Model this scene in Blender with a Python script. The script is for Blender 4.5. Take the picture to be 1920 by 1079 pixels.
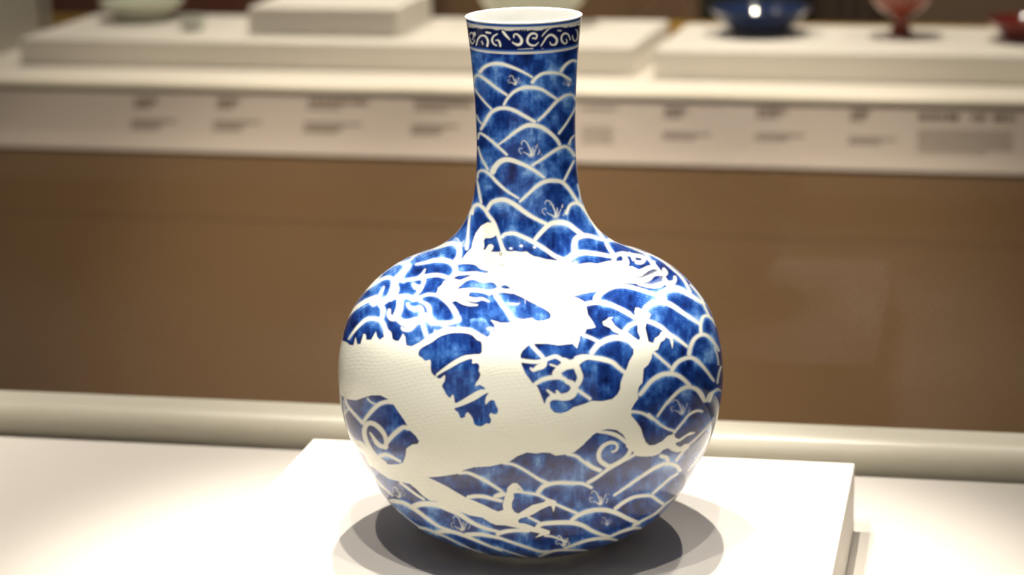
import bpy, bmesh, math, random
import numpy as np
from mathutils import Matrix, Vector

scene = bpy.context.scene
for o in list(bpy.data.objects):
    bpy.data.objects.remove(o)
COL = scene.collection
RAD = math.radians

# ------------------------------------------------------------------ camera
FPX, CX, CY = 4364.0, 960.0, 539.5            # focal length and centre in photo pixels
roll, pitch, yaw = RAD(1.2), RAD(14.2), RAD(12.0)
fw = np.array([-math.sin(yaw)*math.cos(pitch), math.cos(yaw)*math.cos(pitch), -math.sin(pitch)])
r0 = np.array([math.cos(yaw), math.sin(yaw), 0.0]); u0 = np.cross(r0, fw)
rt = math.cos(roll)*r0-math.sin(roll)*u0
up = math.sin(roll)*r0+math.cos(roll)*u0
ZD = 0.847            # deck height of both display cases
ZP = 0.92             # top of the plinth under the vase
def ray(x, y): return fw+rt*(x-CX)/FPX-up*(y-CY)/FPX
CAM = np.array([0, 0, ZP])-ray(1000.5, 1004)*(FPX*0.175/361+0.19*math.sin(pitch))
def onz(x, y, z):
    d = ray(x, y); return CAM+d*((z-CAM[2])/d[2])
def ony(x, y, Y):
    d = ray(x, y); return CAM+d*((Y-CAM[1])/d[1])
def proj(P):
    v = np.asarray(P, float)-CAM; z = v@fw
    return CX+FPX*(v@rt)/z, CY-FPX*(v@up)/z

cd = bpy.data.cameras.new('camera'); cam = bpy.data.objects.new('camera', cd); COL.objects.link(cam)
cd.sensor_fit = 'HORIZONTAL'; cd.sensor_width = 36.0; cd.lens = FPX/1920*36.0
cd.clip_start = 0.05; cd.clip_end = 60
M = Matrix.Identity(4)
for i in range(3):
    M[i][0], M[i][1], M[i][2], M[i][3] = rt[i], up[i], -fw[i], CAM[i]
cam.matrix_world = M
scene.camera = cam
cd.dof.use_dof = True; cd.dof.focus_distance = 2.06; cd.dof.aperture_fstop = 4.6

# ------------------------------------------------------------------ world, exposure, lamps
w = bpy.data.worlds.new('world'); scene.world = w; w.use_nodes = True
w.node_tree.nodes['Background'].inputs[0].default_value = (1.0, 0.88, 0.74, 1)
w.node_tree.nodes['Background'].inputs[1].default_value = 0.42
vs = scene.view_settings
vs.view_transform = 'Standard'; vs.look = 'None'; vs.gamma = 1.0; vs.use_curve_mapping = False
vs.exposure = 0.0

def spot(name, loc, target, watts, radius, angle, blend, col=(1, 0.9, 0.76)):
    l = bpy.data.lights.new(name, 'SPOT'); l.energy = watts; l.shadow_soft_size = radius
    l.spot_size = RAD(angle); l.spot_blend = blend; l.color = col
    o = bpy.data.objects.new(name, l); COL.objects.link(o); o.location = loc
    o.rotation_euler = (Vector(target)-Vector(loc)).to_track_quat('-Z', 'Y').to_euler()
    return o
WARM = (1, 0.925, 0.825)
# spot lamps over the vase: a ring in front of it and behind it
for (x, y, z, p) in [(-.16, .26, 2.34, 78), (.14, .24, 2.34, 78), (-.12, .72, 2.30, 92), (.12, .74, 2.30, 92), (-.48, .50, 2.30, 36), (.46, .46, 2.30, 36), (-.06, -.26, 2.34, 44), (-.30, -.50, 2.28, 22), (-.05, -.62, 2.28, 26), (.26, -.50, 2.28, 22)]:
    spot('vase_spot', (x, y, z), (0, 0, 1.0), p, .011, 46, .85, WARM)
# the next lamps along the same case
for (x, y, p) in [(-.92, -.10, 8), (-.90, .26, 66), (-1.5, .15, 84), (.95, .15, 26)]:
    spot('case_spot', (x, y, 2.32), (x*.95, y+.08, .85), p, .012, 62, 1.0, WARM)
for (x, p) in [(-1.3, 84), (-.62, 76), (.05, 60), (.75, 46)]:  # extra unseen lamps, added only to brighten the rear rail
    spot('rail_fill_spot', (x, .68, 2.42), (x, .46, .87), p, .012, 44, 1.0, WARM)
# spot lamps over the case across the aisle
for (x, y, z, p) in [(-1.55, 3.45, 2.35, 52), (-.75, 3.47, 2.35, 62), (.05, 3.41, 2.35, 62), (.75, 3.37, 2.35, 16)]:
    spot('case_spot', (x, y, z), (x*.92, 3.3, .9), p, .025, 80, .8, (1, 0.89, 0.74))
# unseen lamps added above the aisle to brighten the front of the far case
for (x, p) in [(-1.5, 230), (-.85, 340), (-.2, 350), (.45, 150)]:
    spot('front_fill_spot', (x, 0.95, 3.15), (x, 2.9, 0.0), p, .06, 31, 1.0, (1, 0.86, 0.68))
# invented lamps that lift the dark partitions behind the far case
for (x, p) in [(-1.9, 110), (-.6, 260), (.9, 130)]:
    spot('partition_fill_spot', (x, 4.9, 3.2), (x, 6.4, .7), p, .08, 80, 1.0, (1, 0.84, 0.66))

# ------------------------------------------------------------------ materials
def mat(name, col, rough=.5, spec=.5, var=0.0, scale=8.0, bump=0.0, bscale=200.0, coat=0.0):
    m = bpy.data.materials.new(name); m.use_nodes = True
    nt = m.node_tree; b = nt.nodes['Principled BSDF']
    b.inputs['Roughness'].default_value = rough
    b.inputs['Specular IOR Level'].default_value = spec
    b.inputs['Coat Weight'].default_value = coat
    tc = nt.nodes.new('ShaderNodeTexCoord')
    n = nt.nodes.new('ShaderNodeTexNoise'); n.inputs['Scale'].default_value = scale; n.inputs['Detail'].default_value = 4
    nt.links.new(tc.outputs['Object'], n.inputs['Vector'])
    mx = nt.nodes.new('ShaderNodeMix'); mx.data_type = 'RGBA'
    mx.inputs['A'].default_value = (*[c*(1-var) for c in col], 1); mx.inputs['B'].default_value = (*[min(1, c*(1+var)) for c in col], 1)
    nt.links.new(n.outputs['Fac'], mx.inputs['Factor']); nt.links.new(mx.outputs['Result'], b.inputs['Base Color'])
    if bump:
        n2 = nt.nodes.new('ShaderNodeTexNoise'); n2.inputs['Scale'].default_value = bscale
        nt.links.new(tc.outputs['Object'], n2.inputs['Vector'])
        bp = nt.nodes.new('ShaderNodeBump'); bp.inputs['Strength'].default_value = bump; bp.inputs['Distance'].default_value = .001
        nt.links.new(n2.outputs['Fac'], bp.inputs['Height']); nt.links.new(bp.outputs['Normal'], b.inputs['Normal'])
    return m
M_WHITE = mat('white_painted_board', (.80, .76, .70), .55, .35, .01, 5, .05, 300)
M_DECK = mat('cream_deck_board', (.78, .73, .66), .5, .35, .015, 3, .05, 300)
M_RAIL = mat('cream_lacquered_rail', (.72, .67, .56), .35, .5, .02, 4)
M_SLOT = mat('dark_rubber_channel', (.008, .006, .004), .9, .2, .1, 20)
M_LABEL = mat('grey_beige_label_panel', (.49, .425, .385), .6, .3, .02, 3)
M_INK = mat('dark_printed_ink', (.13, .095, .07), .7, .2, .1, 60)
M_BROWN = mat('brown_lacquered_panel', (.25, .155, .082), .45, .4, .10, 2.5)
M_FLOOR = mat('dark_carpet_floor', (.08, .055, .04), .95, .1, .2, 40, .4, 400)
M_CEIL = mat('dark_ceiling_paint', (.10, .09, .08), .9, .2, .05, 4)
M_WALL = mat('brown_plaster_wall', (.20, .125, .07), .85, .2, .08, 3, .1, 120)
M_MAROON = mat('maroon_wall_panel', (.17, .055, .03), .7, .3, .08, 3)
M_DARK = mat('dark_green_cloth_panel', (.012, .016, .009), .9, .2, .2, 10)
M_DRAPE = mat('grey_brown_curtain_cloth', (.11, .075, .055), .95, .1, .15, 8)
M_STEEL = mat('grey_brushed_steel', (.42, .40, .35), .4, .5, .04, 30)
M_BRASS = mat('ochre_wood_rail', (.36, .21, .03), .5, .4, .1, 10)
M_CEL = mat('pale_celadon_glaze', (.60, .62, .50), .12, .5, .04, 30, 0, 1, .4)
M_CUP = mat('bluish_white_glaze', (.62, .65, .58), .12, .5, .03, 30, 0, 1, .4)
M_BLUE = mat('monochrome_blue_glaze', (.015, .03, .095), .1, .5, .2, 25, 0, 1, .5)
M_RED = mat('copper_red_glaze', (.28, .045, .015), .12, .5, .25, 18, 0, 1, .4)
M_DKRED = mat('dark_red_glaze', (.16, .012, .007), .15, .5, .2, 18, 0, 1, .4)
M_RIMW = mat('pale_buff_glaze', (.62, .54, .38), .15, .5, .04, 20, 0, 1, .3)

def glass_mat():
    m = bpy.data.materials.new('anti_reflective_glass'); m.use_nodes = True
    nt = m.node_tree; nt.nodes.remove(nt.nodes['Principled BSDF'])
    out = nt.nodes['Material Output']
    tr = nt.nodes.new('ShaderNodeBsdfTransparent'); tr.inputs[0].default_value = (.985, .99, .98, 1)
    gl = nt.nodes.new('ShaderNodeBsdfGlossy'); gl.inputs['Roughness'].default_value = 0.0
    fr = nt.nodes.new('ShaderNodeFresnel'); fr.inputs['IOR'].default_value = 1.21
    mx = nt.nodes.new('ShaderNodeMixShader')
    nt.links.new(fr.outputs[0], mx.inputs[0]); nt.links.new(tr.outputs[0], mx.inputs[1]); nt.links.new(gl.outputs[0], mx.inputs[2])
    nt.links.new(mx.outputs[0], out.inputs['Surface'])
    return m
M_GLASS = glass_mat()

# ------------------------------------------------------------------ helpers
def link(name, me, m, parent=None):
    o = bpy.data.objects.new(name, me); COL.objects.link(o)
    if m: me.materials.append(m)
    if parent: o.parent = parent
    return o
def empty(name, loc=(0, 0, 0), rz=0.0):
    o = bpy.data.objects.new(name, None); COL.objects.link(o); o.location = loc; o.rotation_euler = (0, 0, rz)
    o.empty_display_size = .05
    return o
def tag(o, label, cat, group=None):
    o['label'] = label; o['category'] = cat
    if group: o['group'] = group
    return o
def box(name, x0, x1, y0, y1, z0, z1, m, parent=None, bev=.002, seg=2):
    bm = bmesh.new(); bmesh.ops.create_cube(bm, size=1)
    for v in bm.verts:
        v.co = (x0+(v.co.x+.5)*(x1-x0), y0+(v.co.y+.5)*(y1-y0), z0+(v.co.z+.5)*(z1-z0))
    if bev: bmesh.ops.bevel(bm, geom=bm.edges[:], offset=bev, segments=seg, affect='EDGES', profile=.5)
    me = bpy.data.meshes.new(name); bm.to_mesh(me); bm.free()
    return link(name, me, m, parent)
def extrude_profile(name, pts, x0, x1, m, parent=None, smooth=True):
    """closed (y,z) outline swept along x"""
    n = len(pts)
    vs_ = [(x0, y, z) for y, z in pts]+[(x1, y, z) for y, z in pts]
    fs = [(i, (i+1) % n, n+(i+1) % n, n+i) for i in range(n)]+[tuple(range(n))[::-1], tuple(range(n, 2*n))]
    me = bpy.data.meshes.new(name); me.from_pydata(vs_, [], fs)
    bm = bmesh.new(); bm.from_mesh(me); bmesh.ops.recalc_face_normals(bm, faces=bm.faces[:]); bm.to_mesh(me); bm.free()
    return link(name, me, m, parent)
def lathe(name, prof, m, parent=None, n=64, loc=None, cap=True):
    """prof: closed list of (r,z) from outer bottom up over the rim and down the inside"""
    vs_, fs = [], []
    for r, z in prof:
        for k in range(n):
            a = 2*math.pi*k/n; vs_.append((r*math.cos(a), r*math.sin(a), z))
    for i in range(len(prof)-1):
        for k in range(n):
            k2 = (k+1) % n
            fs.append((i*n+k, i*n+k2, (i+1)*n+k2, (i+1)*n+k))
    L = (len(prof)-1)*n
    if cap: fs += [tuple(range(n))[::-1], tuple(range(L, L+n))]
    me = bpy.data.meshes.new(name); me.from_pydata(vs_, [], fs); me.update()
    for p in me.polygons: p.use_smooth = len(p.vertices) == 4
    o = link(name, me, m, parent)
    if loc is not None: o.location = loc
    return o
def smooth_prof(pts, k=6):
    p = np.array(pts, float); out = []
    for i in range(len(p)-1):
        a, b, c, d = p[max(i-1, 0)], p[i], p[i+1], p[min(i+2, len(p)-1)]
        for t in np.linspace(0, 1, k, endpoint=False):
            out.append(.5*((2*b)+(-a+c)*t+(2*a-5*b+4*c-d)*t*t+(-a+3*b-3*c+d)*t**3))
    out.append(p[-1])
    return [(max(float(q[0]), .0005), float(q[1])) for q in out]

# ------------------------------------------------------------------ room
def struct(o): o['kind'] = 'structure'; return o
struct(box('floor', -6, 6, -5, 8, -.1, 0, M_FLOOR, bev=0))
struct(box('ceiling', -6, 6, -5, 8, 3.5, 3.6, M_CEIL, bev=0))
struct(box('wall_back', -6, 6, 8, 8.1, 0, 3.5, M_WALL, bev=0))
struct(box('wall_left', -6.1, -6, -5, 8, 0, 3.5, M_WALL, bev=0))
struct(box('wall_right', 6, 6.1, -5, 8, 0, 3.5, M_WALL, bev=0))

# ------------------------------------------------------------------ near display case
YG = 0.430
case = empty('display_case', (0, -.2, 0))
tag(case, 'cream display case with a glass back pane, holding the blue and white vase', 'display case')
def place_child(o): o.location = (-case.location[0], -case.location[1], 0)
for o in [
    box('deck', -2.2, 2.2, -.80, YG-.004, ZD-.03, ZD, M_DECK, case, .001),
    box('glass_channel', -2.2, 2.2, YG-.004, YG+.010, ZD-.03, ZD-.022, M_SLOT, case, 0),
    box('back_pane', -2.2, 2.2, YG-.001, YG+.005, ZD-.022, 2.20, M_GLASS, case, 0),
    box('base_cabinet', -2.2, 2.2, -.80, .50, .06, ZD-.03, M_BROWN, case, .003),
    box('toe_kick', -2.15, 2.15, -.75, .45, 0, .06, M_SLOT, case, 0)]:
    place_child(o)
# rounded rear rail behind the pane
pr = [(YG+.010, ZD-.03), (YG+.010, ZD+.008)]
for k in range(9):
    a = RAD(180-90*k/8); pr.append((YG+.030+.020*math.cos(a), ZD+.008+.0255*math.sin(a)))
pr += [(YG+.066, ZD+.0345), (YG+.070, ZD+.031), (YG+.070, ZD-.03)]
o = extrude_profile('rear_rail', pr, -2.2, 2.2, M_RAIL, case); place_child(o)

plinth = box('plinth', -.287, .280, -.262, .252, ZD, ZP, M_WHITE, None, .0012, 2)
tag(plinth, 'low square white plinth under the blue and white dragon vase', 'plinth')

# ------------------------------------------------------------------ far display case
FR = RAD(-2.2)
FO = np.array([-.7, 2.925, 0.0])
far = empty('display_case', tuple(FO), FR)
tag(far, 'long cream display case with a sloping label panel above a brown base', 'display case')
cF, sF = math.cos(FR), math.sin(FR)
def loc(P):
    d = np.asarray(P)-FO; return np.array([cF*d[0]+sF*d[1], -sF*d[0]+cF*d[1], d[2]])
def glob(q): return np.array([cF*q[0]-sF*q[1]+FO[0], sF*q[0]+cF*q[1]+FO[1], q[2]])
XL, XR = -1.9, 2.6
box('deck', XL, XR, .012, .80, ZD-.03, ZD, M_DECK, far, .002)
pl = [(.012, ZD-.018)]
for k in range(9):
    a = RAD(270-180*k/8); pl.append((.006+.009*math.cos(a), ZD-.009+.009*math.sin(a)))
pl += [(.012, ZD)]
extrude_profile('front_lip', pl, XL, XR, M_RAIL, far)
TILT = RAD(28)
ya, za = .012, ZD-.0185
Ls = .1445
yb, zb = ya-Ls*math.sin(TILT), za-Ls*math.cos(TILT)
extrude_profile('label_panel', [(ya, za), (yb, zb), (yb+.012, zb-.004), (ya+.02, za-.01), (ya+.02, za)], XL, XR, M_LABEL, far)
LP = [c for c in COL.objects if c.name.startswith('label_panel')][0]
box('fascia_board', XL, XR, -.0475, .05, .545, zb+.001, M_BROWN, far, .0015, 2)
box('base_panel', XL, XR, -.046, .05, .07, .5445, M_BROWN, far, .0015, 2)
box('base_cabinet', XL, XR, .05, .80, .07, ZD-.03, M_BROWN, far, 0)
box('toe_kick', XL+.03, XR-.03, .03, .76, 0, .07, M_SLOT, far, 0)
box('rear_rail', XL, XR, .80, .86, ZD-.03, ZD+.036, M_BRASS, far, .006)

# printed texts of the label panel (too blurred to read: rows of word marks)
nrm = np.array([0, -math.cos(TILT), math.sin(TILT)])
def on_label(x, y):
    d = loc(CAM+ray(x, y))-loc(CAM); c0 = loc(CAM); p0 = np.array([0, yb, zb])
    t = ((p0-c0)@nrm)/(d@nrm); q = c0+d*t
    return q[0], (np.array([ya, za])-q[1:])@np.array([math.sin(TILT), math.cos(TILT)])
def label_text(rows, seed):
    rnd = random.Random(seed); vs_, fs = [], []
    for (x0, x1, yc, h) in rows:
        a, s0 = on_label(x0, yc); b, s1 = on_label(x1, yc)
        s = (s0+s1)/2; hh = h*5.15/FPX*.5; x = a
        while x < b-.001:
            wd = min(b-x, rnd.uniform(.5, 1.6)*hh*2.2); k = len(vs_)
            for off in (0.0, .0006):
                for (xx, ss) in ((x, s-hh), (x+wd, s-hh), (x+wd, s+hh), (x, s+hh)):
                    p = np.array([xx, ya-ss*math.sin(TILT), za-ss*math.cos(TILT)])+nrm*(off-.0001)
                    vs_.append(tuple(p))
            fs += [(k, k+1, k+2, k+3), (k+4, k+7, k+6, k+5)]+[(k+i, k+4+i, k+4+(i+1) % 4, k+(i+1) % 4) for i in range(4)]
            x += wd+hh*.45
    me = bpy.data.meshes.new('label_text'); me.from_pydata(vs_, [], fs)
    link('label_text', me, M_INK, LP)['kind'] = 'stuff'
def small_label(xh, wh, yh, xb, wb, ybd, n, seed, two=False):
    rows = [(xh, xh+wh, yh, 11)]
    rows.append((xh-2, xh+wh*(.55 if two else .72), yh+11, 5.5 if two else 8))
    for i in range(n): rows.append((xb-i, xb+wb*(1 if i == 0 else .78-.1*i), ybd+i*7, 5.2))
    label_text(rows, seed)
small_label(253, 42, 189, 247, 87, 227, 3, 1)
small_label(408, 42, 190, 401, 88, 229, 3, 2)
small_label(578, 113, 192, 571, 107, 233, 3, 3, True)
small_label(778, 108, 195, 772, 88, 237, 3, 4, True)
small_label(1247, 42, 207, 1243, 90, 252, 2, 6)
small_label(1420, 56, 208, 1416, 92, 254, 2, 7)
small_label(1596, 36, 212, 1592, 88, 261, 2, 8)
label_text([(1090, 1160, 204, 6)]+[(1090, 1150, 240+i*7, 3) for i in range(5)], 5)
label_text([(1722, 1800, 220, 14), (1822, 1848, 221, 13), (1862, 1905, 222, 13)]+[(1720, 1900-(i == 6)*50, 247+i*6.6, 3.0) for i in range(7)], 9)

# platforms and what stands on them
def platform(name, p0, p1, depth, z0, h, label, cat='plinth'):
    """p0,p1: photo pixels of the front bottom corners on height z0"""
    a = loc(onz(*p0, z0)); b = loc(onz(*p1, z0)); y = (a[1]+b[1])/2
    q = glob([a[0], y, 0])
    e2 = box(name, 0, b[0]-a[0], 0, depth, 0, h, M_WHITE, None, .003)
    e2.location = (q[0], q[1], z0); e2.rotation_euler = (0, 0, FR)
    return tag(e2, label, cat)
PH = .064
platform('plinth', (40, 122), (1186, 144), .46, ZD, PH, 'long low white plinth carrying the celadon dish and the raised block')
platform('plinth', (1226, 148), (2075, 166), .44, ZD, PH, 'low white plinth carrying the blue dish, red stem cup and red dish')
ZT = ZD+PH
platform('display_block', (466, 66), (745, 70), .30, ZT, .066, 'small white block raised on the long low plinth', 'display block')

def stand(px, py, rf):
    p = onz(px, py, ZT); return (p[0]-.1*rf, p[1]+rf*.97, ZT)
# celadon dish
d = tag(empty('celadon_dish', stand(255, 44, .069)), 'pale celadon dish on a wide foot standing on the long white plinth', 'dish')
lathe('body', smooth_prof([(.067, .008), (.072, .017), (.086, .028), (.099, .039), (.106, .046), (.107, .049), (.104, .049), (.09, .038), (.06, .024), (.02, .021), (.0005, .021)]), M_CEL, d)
lathe('foot_ring', [(.062, 0), (.069, 0), (.070, .010), (.062, .010)], M_CEL, d)
# small cup
d = tag(empty('small_cup', stand(357, 59, .026)), 'small bluish white cup beside the pale celadon dish', 'cup')
lathe('body', smooth_prof([(.022, .004), (.028, .010), (.031, .020), (.032, .034), (.030, .035), (.028, .022), (.02, .010), (.0005, .008)]), M_CUP, d)
lathe('foot_ring', [(.019, 0), (.023, 0), (.023, .005), (.019, .005)], M_CUP, d)
# big pale bowl behind the vase's mouth
p = onz(995, 48, ZT)
d = tag(empty('celadon_bowl', (p[0], p[1]+.03, ZT)), 'large pale celadon bowl seen behind the mouth of the vase', 'bowl')
lathe('body', smooth_prof([(.060, .010), (.085, .020), (.110, .038), (.128, .062), (.138, .090), (.142, .115), (.139, .116), (.130, .08), (.10, .04), (.05, .018), (.0005, .015)]), M_CEL, d)
lathe('foot_ring', [(.052, 0), (.060, 0), (.062, .012), (.052, .012)], M_CEL, d)
# blue dish
d = tag(empty('blue_dish', stand(1425, 69, .062)), 'dark blue glazed dish with flaring rim on the white plinth', 'dish')
lathe('body', smooth_prof([(.062, .010), (.075, .018), (.092, .032), (.104, .046), (.117, .056), (.118, .059), (.112, .058), (.098, .046), (.07, .024), (.03, .018), (.0005, .018)]), M_BLUE, d)
lathe('foot_ring', [(.056, 0), (.063, 0), (.064, .012), (.056, .012)], M_BLUE, d)
# red stem cup
d = tag(empty('stem_cup', stand(1690, 70, .027)), 'red stem cup with a pale rim standing between the blue dish and the red dish', 'stem cup')
lathe('bowl', smooth_prof([(.019, .046), (.034, .052), (.054, .066), (.068, .084), (.076, .106), (.0775, .112), (.074, .112), (.064, .088), (.045, .064), (.02, .055), (.0005, .054)]), M_RED, d)
lathe('stem', smooth_prof([(.027, 0), (.026, .006), (.020, .020), (.018, .034), (.020, .047), (.0005, .047)]), M_RED, d)
lathe('rim', smooth_prof([(.0775, .106), (.079, .112), (.0745, .1125), (.0735, .107)], 3), M_RIMW, d, cap=False)
# red dish
d = tag(empty('red_dish', stand(1940, 81, .058)), 'dark red glazed dish at the end of the row on the white plinth', 'dish')
lathe('body', smooth_prof([(.060, .008), (.070, .016), (.084, .030), (.098, .041), (.101, .046), (.097, .045), (.082, .032), (.06, .018), (.02, .014), (.0005, .014)]), M_DKRED, d)
lathe('foot_ring', [(.055, 0), (.061, 0), (.062, .010), (.055, .010)], M_DKRED, d)

# posts at the left end of the far case
p = onz(18, 95, ZD)
e = box('end_column', -.032, .032, -.03, .25, 0, 1.5, M_STEEL, far, .003)
q = loc(ony(-28, 70, 3.33)); e.location = (q[0], q[1], ZD)
q = loc(ony(87, 40, 3.62)); e = box('corner_post', -.009, .009, -.009, .009, 0, 1.5, M_STEEL, far, .002); e.location = (q[0], q[1], ZD)

# dark room behind the far case
def back_thing(name, x0, x1, Y, th, z1, m, label, cat):
    a = ony(x0, 20, Y)[0]; b = ony(x1, 20, Y)[0]
    o = box(name, a, b, Y, Y+th, 0, z1, m, None, .004); return tag(o, label, cat)
back_thing('partition', -60, 800, 6.3, .08, 2.6, M_MAROON, 'maroon partition wall beyond the celadon dish', 'partition')
back_thing('partition', 800, 1312, 6.5, .08, 2.6, M_WALL, 'mid brown partition wall beyond the mouth of the vase', 'partition')
back_thing('screen', 1312, 1508, 6.2, .05, 2.4, M_DARK, 'very dark green screen beyond the blue dish', 'screen')
o = back_thing('partition', 1645, 2000, 6.5, .08, 2.6, mat('umber_wall_panel', (.13, .09, .06), .8, .2, .08, 3), 'dark umber partition wall beyond the red stem cup', 'partition')
a = ony(1512, 20, 6.35)[0]; b = ony(1648, 20, 6.35)[0]; n = 60
vs_ = []; fs = []
for k in range(n+1):
    t = k/n; x = a+(b-a)*t; dy = .035*math.sin(t*math.pi*9)
    for z in (0.02, 2.5): vs_.append((x, 6.35+dy, z))
    for z in (0.02, 2.5): vs_.append((x, 6.365+dy, z))
for k in range(n):
    i = 4*k; j = i+4
    fs += [(i, j, j+1, i+1), (j+2, i+2, i+3, j+3), (i+1, j+1, j+3, i+3), (i, i+2, j+2, j)]
fs += [(0, 1, 3, 2), (4*n, 4*n+2, 4*n+3, 4*n+1)]
me = bpy.data.meshes.new('curtain'); me.from_pydata(vs_, [], fs)
tag(link('curtain', me, M_DRAPE), 'grey brown pleated curtain between the dark screen and the umber wall', 'curtain')

# ------------------------------------------------------------------ the vase: painted decoration
# The drawing is laid down on a drawing sheet (photo pixels), then carried onto the vase surface as vertex paint.
SS = 2; OX, OY, SW, SH = 610, 0, 770, 1075
rng = np.random.default_rng(7)
WHT = np.zeros((SH*SS, SW*SS), np.float32)     # white reserve
DRG = np.zeros_like(WHT)                        # belongs to the dragon
TON = np.zeros_like(WHT)                        # lighter / darker brush lines
INK = np.zeros_like(WHT)                        # dark outlines (eye)
SHEET = {'A1': (860, 0, 7.193), 'N2': (860, 90, 4.996), 'N3': (860, 280, 4.996), 'L4': (620, 400, 4.996), 'R5': (1110, 400, 4.996),
         'B6': (640, 880, 5.423), 'B7': (930, 880, 5.423), 'B8': (1100, 780, 4.996), 'T1': (620, 520, 4.996), 'T2': (780, 400, 4.996),
         'T3': (940, 420, 4.996), 'T4': (780, 580, 4.996), 'T5': (940, 560, 4.996), 'T6': (1130, 540, 4.996), 'T7': (620, 700, 4.996),
         'T8': (840, 740, 4.996), 'Z8': (980, 700, 2.846), 'PX': (0, 0, 1.0)}
def conv(t, pts):
    ox, oy, s = SHEET[t]
    return np.array([((ox+x/s-OX)*SS, (oy+y/s-OY)*SS) for x, y in pts], float)
def spline(p, step=1.0):
    out = []
    for i in range(len(p)-1):
        a, b, c, d = p[max(i-1, 0)], p[i], p[i+1], p[min(i+2, len(p)-1)]
        k = max(2, int(np.hypot(*(c-b))/step))
        t = np.linspace(0, 1, k, endpoint=False)[:, None]
        out.append(.5*((2*b)+(-a+c)*t+(2*a-5*b+4*c-d)*t*t+(-a+3*b-3*c+d)*t**3))
    out.append(p[-1:]); return np.concatenate(out)
def stamp(buf, pts, rad, val, op, soft):
    cov = {}
    x0 = int(max(0, pts[:, 0].min()-rad.max()-soft-2)); x1 = int(min(buf.shape[1], pts[:, 0].max()+rad.max()+soft+3))
    y0 = int(max(0, pts[:, 1].min()-rad.max()-soft-2)); y1 = int(min(buf.shape[0], pts[:, 1].max()+rad.max()+soft+3))
    if x1 <= x0 or y1 <= y0: return None
    c = np.zeros((y1-y0, x1-x0), np.float32)
    for (x, y), r in zip(pts, rad):
        a0 = int(max(x0, x-r-soft-1)); a1 = int(min(x1, x+r+soft+2)); b0 = int(max(y0, y-r-soft-1)); b1 = int(min(y1, y+r+soft+2))
        if a1 <= a0 or b1 <= b0: continue
        yy, xx = np.ogrid[b0:b1, a0:a1]
        d = np.sqrt((xx-x)**2+(yy-y)**2)
        v = np.clip((r-d)/soft+.5, 0, 1)
        np.maximum(c[b0-y0:b1-y0, a0-x0:a1-x0], v, out=c[b0-y0:b1-y0, a0-x0:a1-x0])
    c *= op
    s = buf[y0:y1, x0:x1]; s += (val-s)*c
    return c, (y0, y1, x0, x1)
def widths(n, ws):
    t = np.linspace(0, 1, n)
    if np.isscalar(ws): ws = [ws, ws]
    return np.interp(t, np.linspace(0, 1, len(ws)), ws)*SS*.44
def S(t, pts, w=6, val=1.0, op=1.0, soft=4.2, dragon=None):
    p = spline(conv(t, pts), 1.6)
    r = widths(len(p), w)
    stamp(WHT, p, r, val, op, soft)
    if dragon is not None: stamp(DRG, p, r, dragon, 1.0, soft)
def W(t, pts, w=(5, 8, 5), lines=7):
    """one wave crest: white reserved line with fine brush lines under it"""
    S(t, pts, w)
    p = conv(t, pts); top = p[np.argmin(p[:, 1])]
    if np.hypot(*(p[-1]-p[0])) < 50*SS: lines = 3
    sp = spline(p, 3.0)
    for k in range(1, lines+1):
        f = 1-.045*k
        q = np.stack([top[0]+(sp[:, 0]-top[0])*f, sp[:, 1]+k*4.1*SS], 1)
        m = (q[:, 1] < top[1]+34*SS)
        if m.sum() > 3: stamp(TON, q[m], np.full(m.sum(), .9*SS), 1.0, .55*(1-.09*k), 2.2)
def fillpoly(buf, p, val):
    y0, y1 = int(max(0, math.ceil(p[:, 1].min()))), int(min(buf.shape[0]-1, math.floor(p[:, 1].max())))
    a, b = p, np.roll(p, -1, 0)
    for y in range(y0, y1+1):
        m = ((a[:, 1] <= y) & (b[:, 1] > y)) | ((b[:, 1] <= y) & (a[:, 1] > y))
        if not m.any(): continue
        xs = np.sort(a[m, 0]+(y-a[m, 1])*(b[m, 0]-a[m, 0])/(b[m, 1]-a[m, 1]))
        for i in range(0, len(xs)-1, 2):
            buf[y, max(0, int(round(xs[i]))):max(0, int(round(xs[i+1])))] = val
def round_poly(t, pts):
    p = conv(t, pts); p = np.concatenate([p, p[:1]]); return spline(p, 2.0)
def PW(t, pts, raw=False):
    p = conv(t, pts) if raw else round_poly(t, pts); fillpoly(WHT, p, 1.0); fillpoly(DRG, p, 1.0)
def PB(t, pts, tone=0.0):
    p = round_poly(t, pts); fillpoly(WHT, p, 0.0); fillpoly(DRG, p, 0.0)
    if tone: fillpoly(TON, p, tone)
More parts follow.
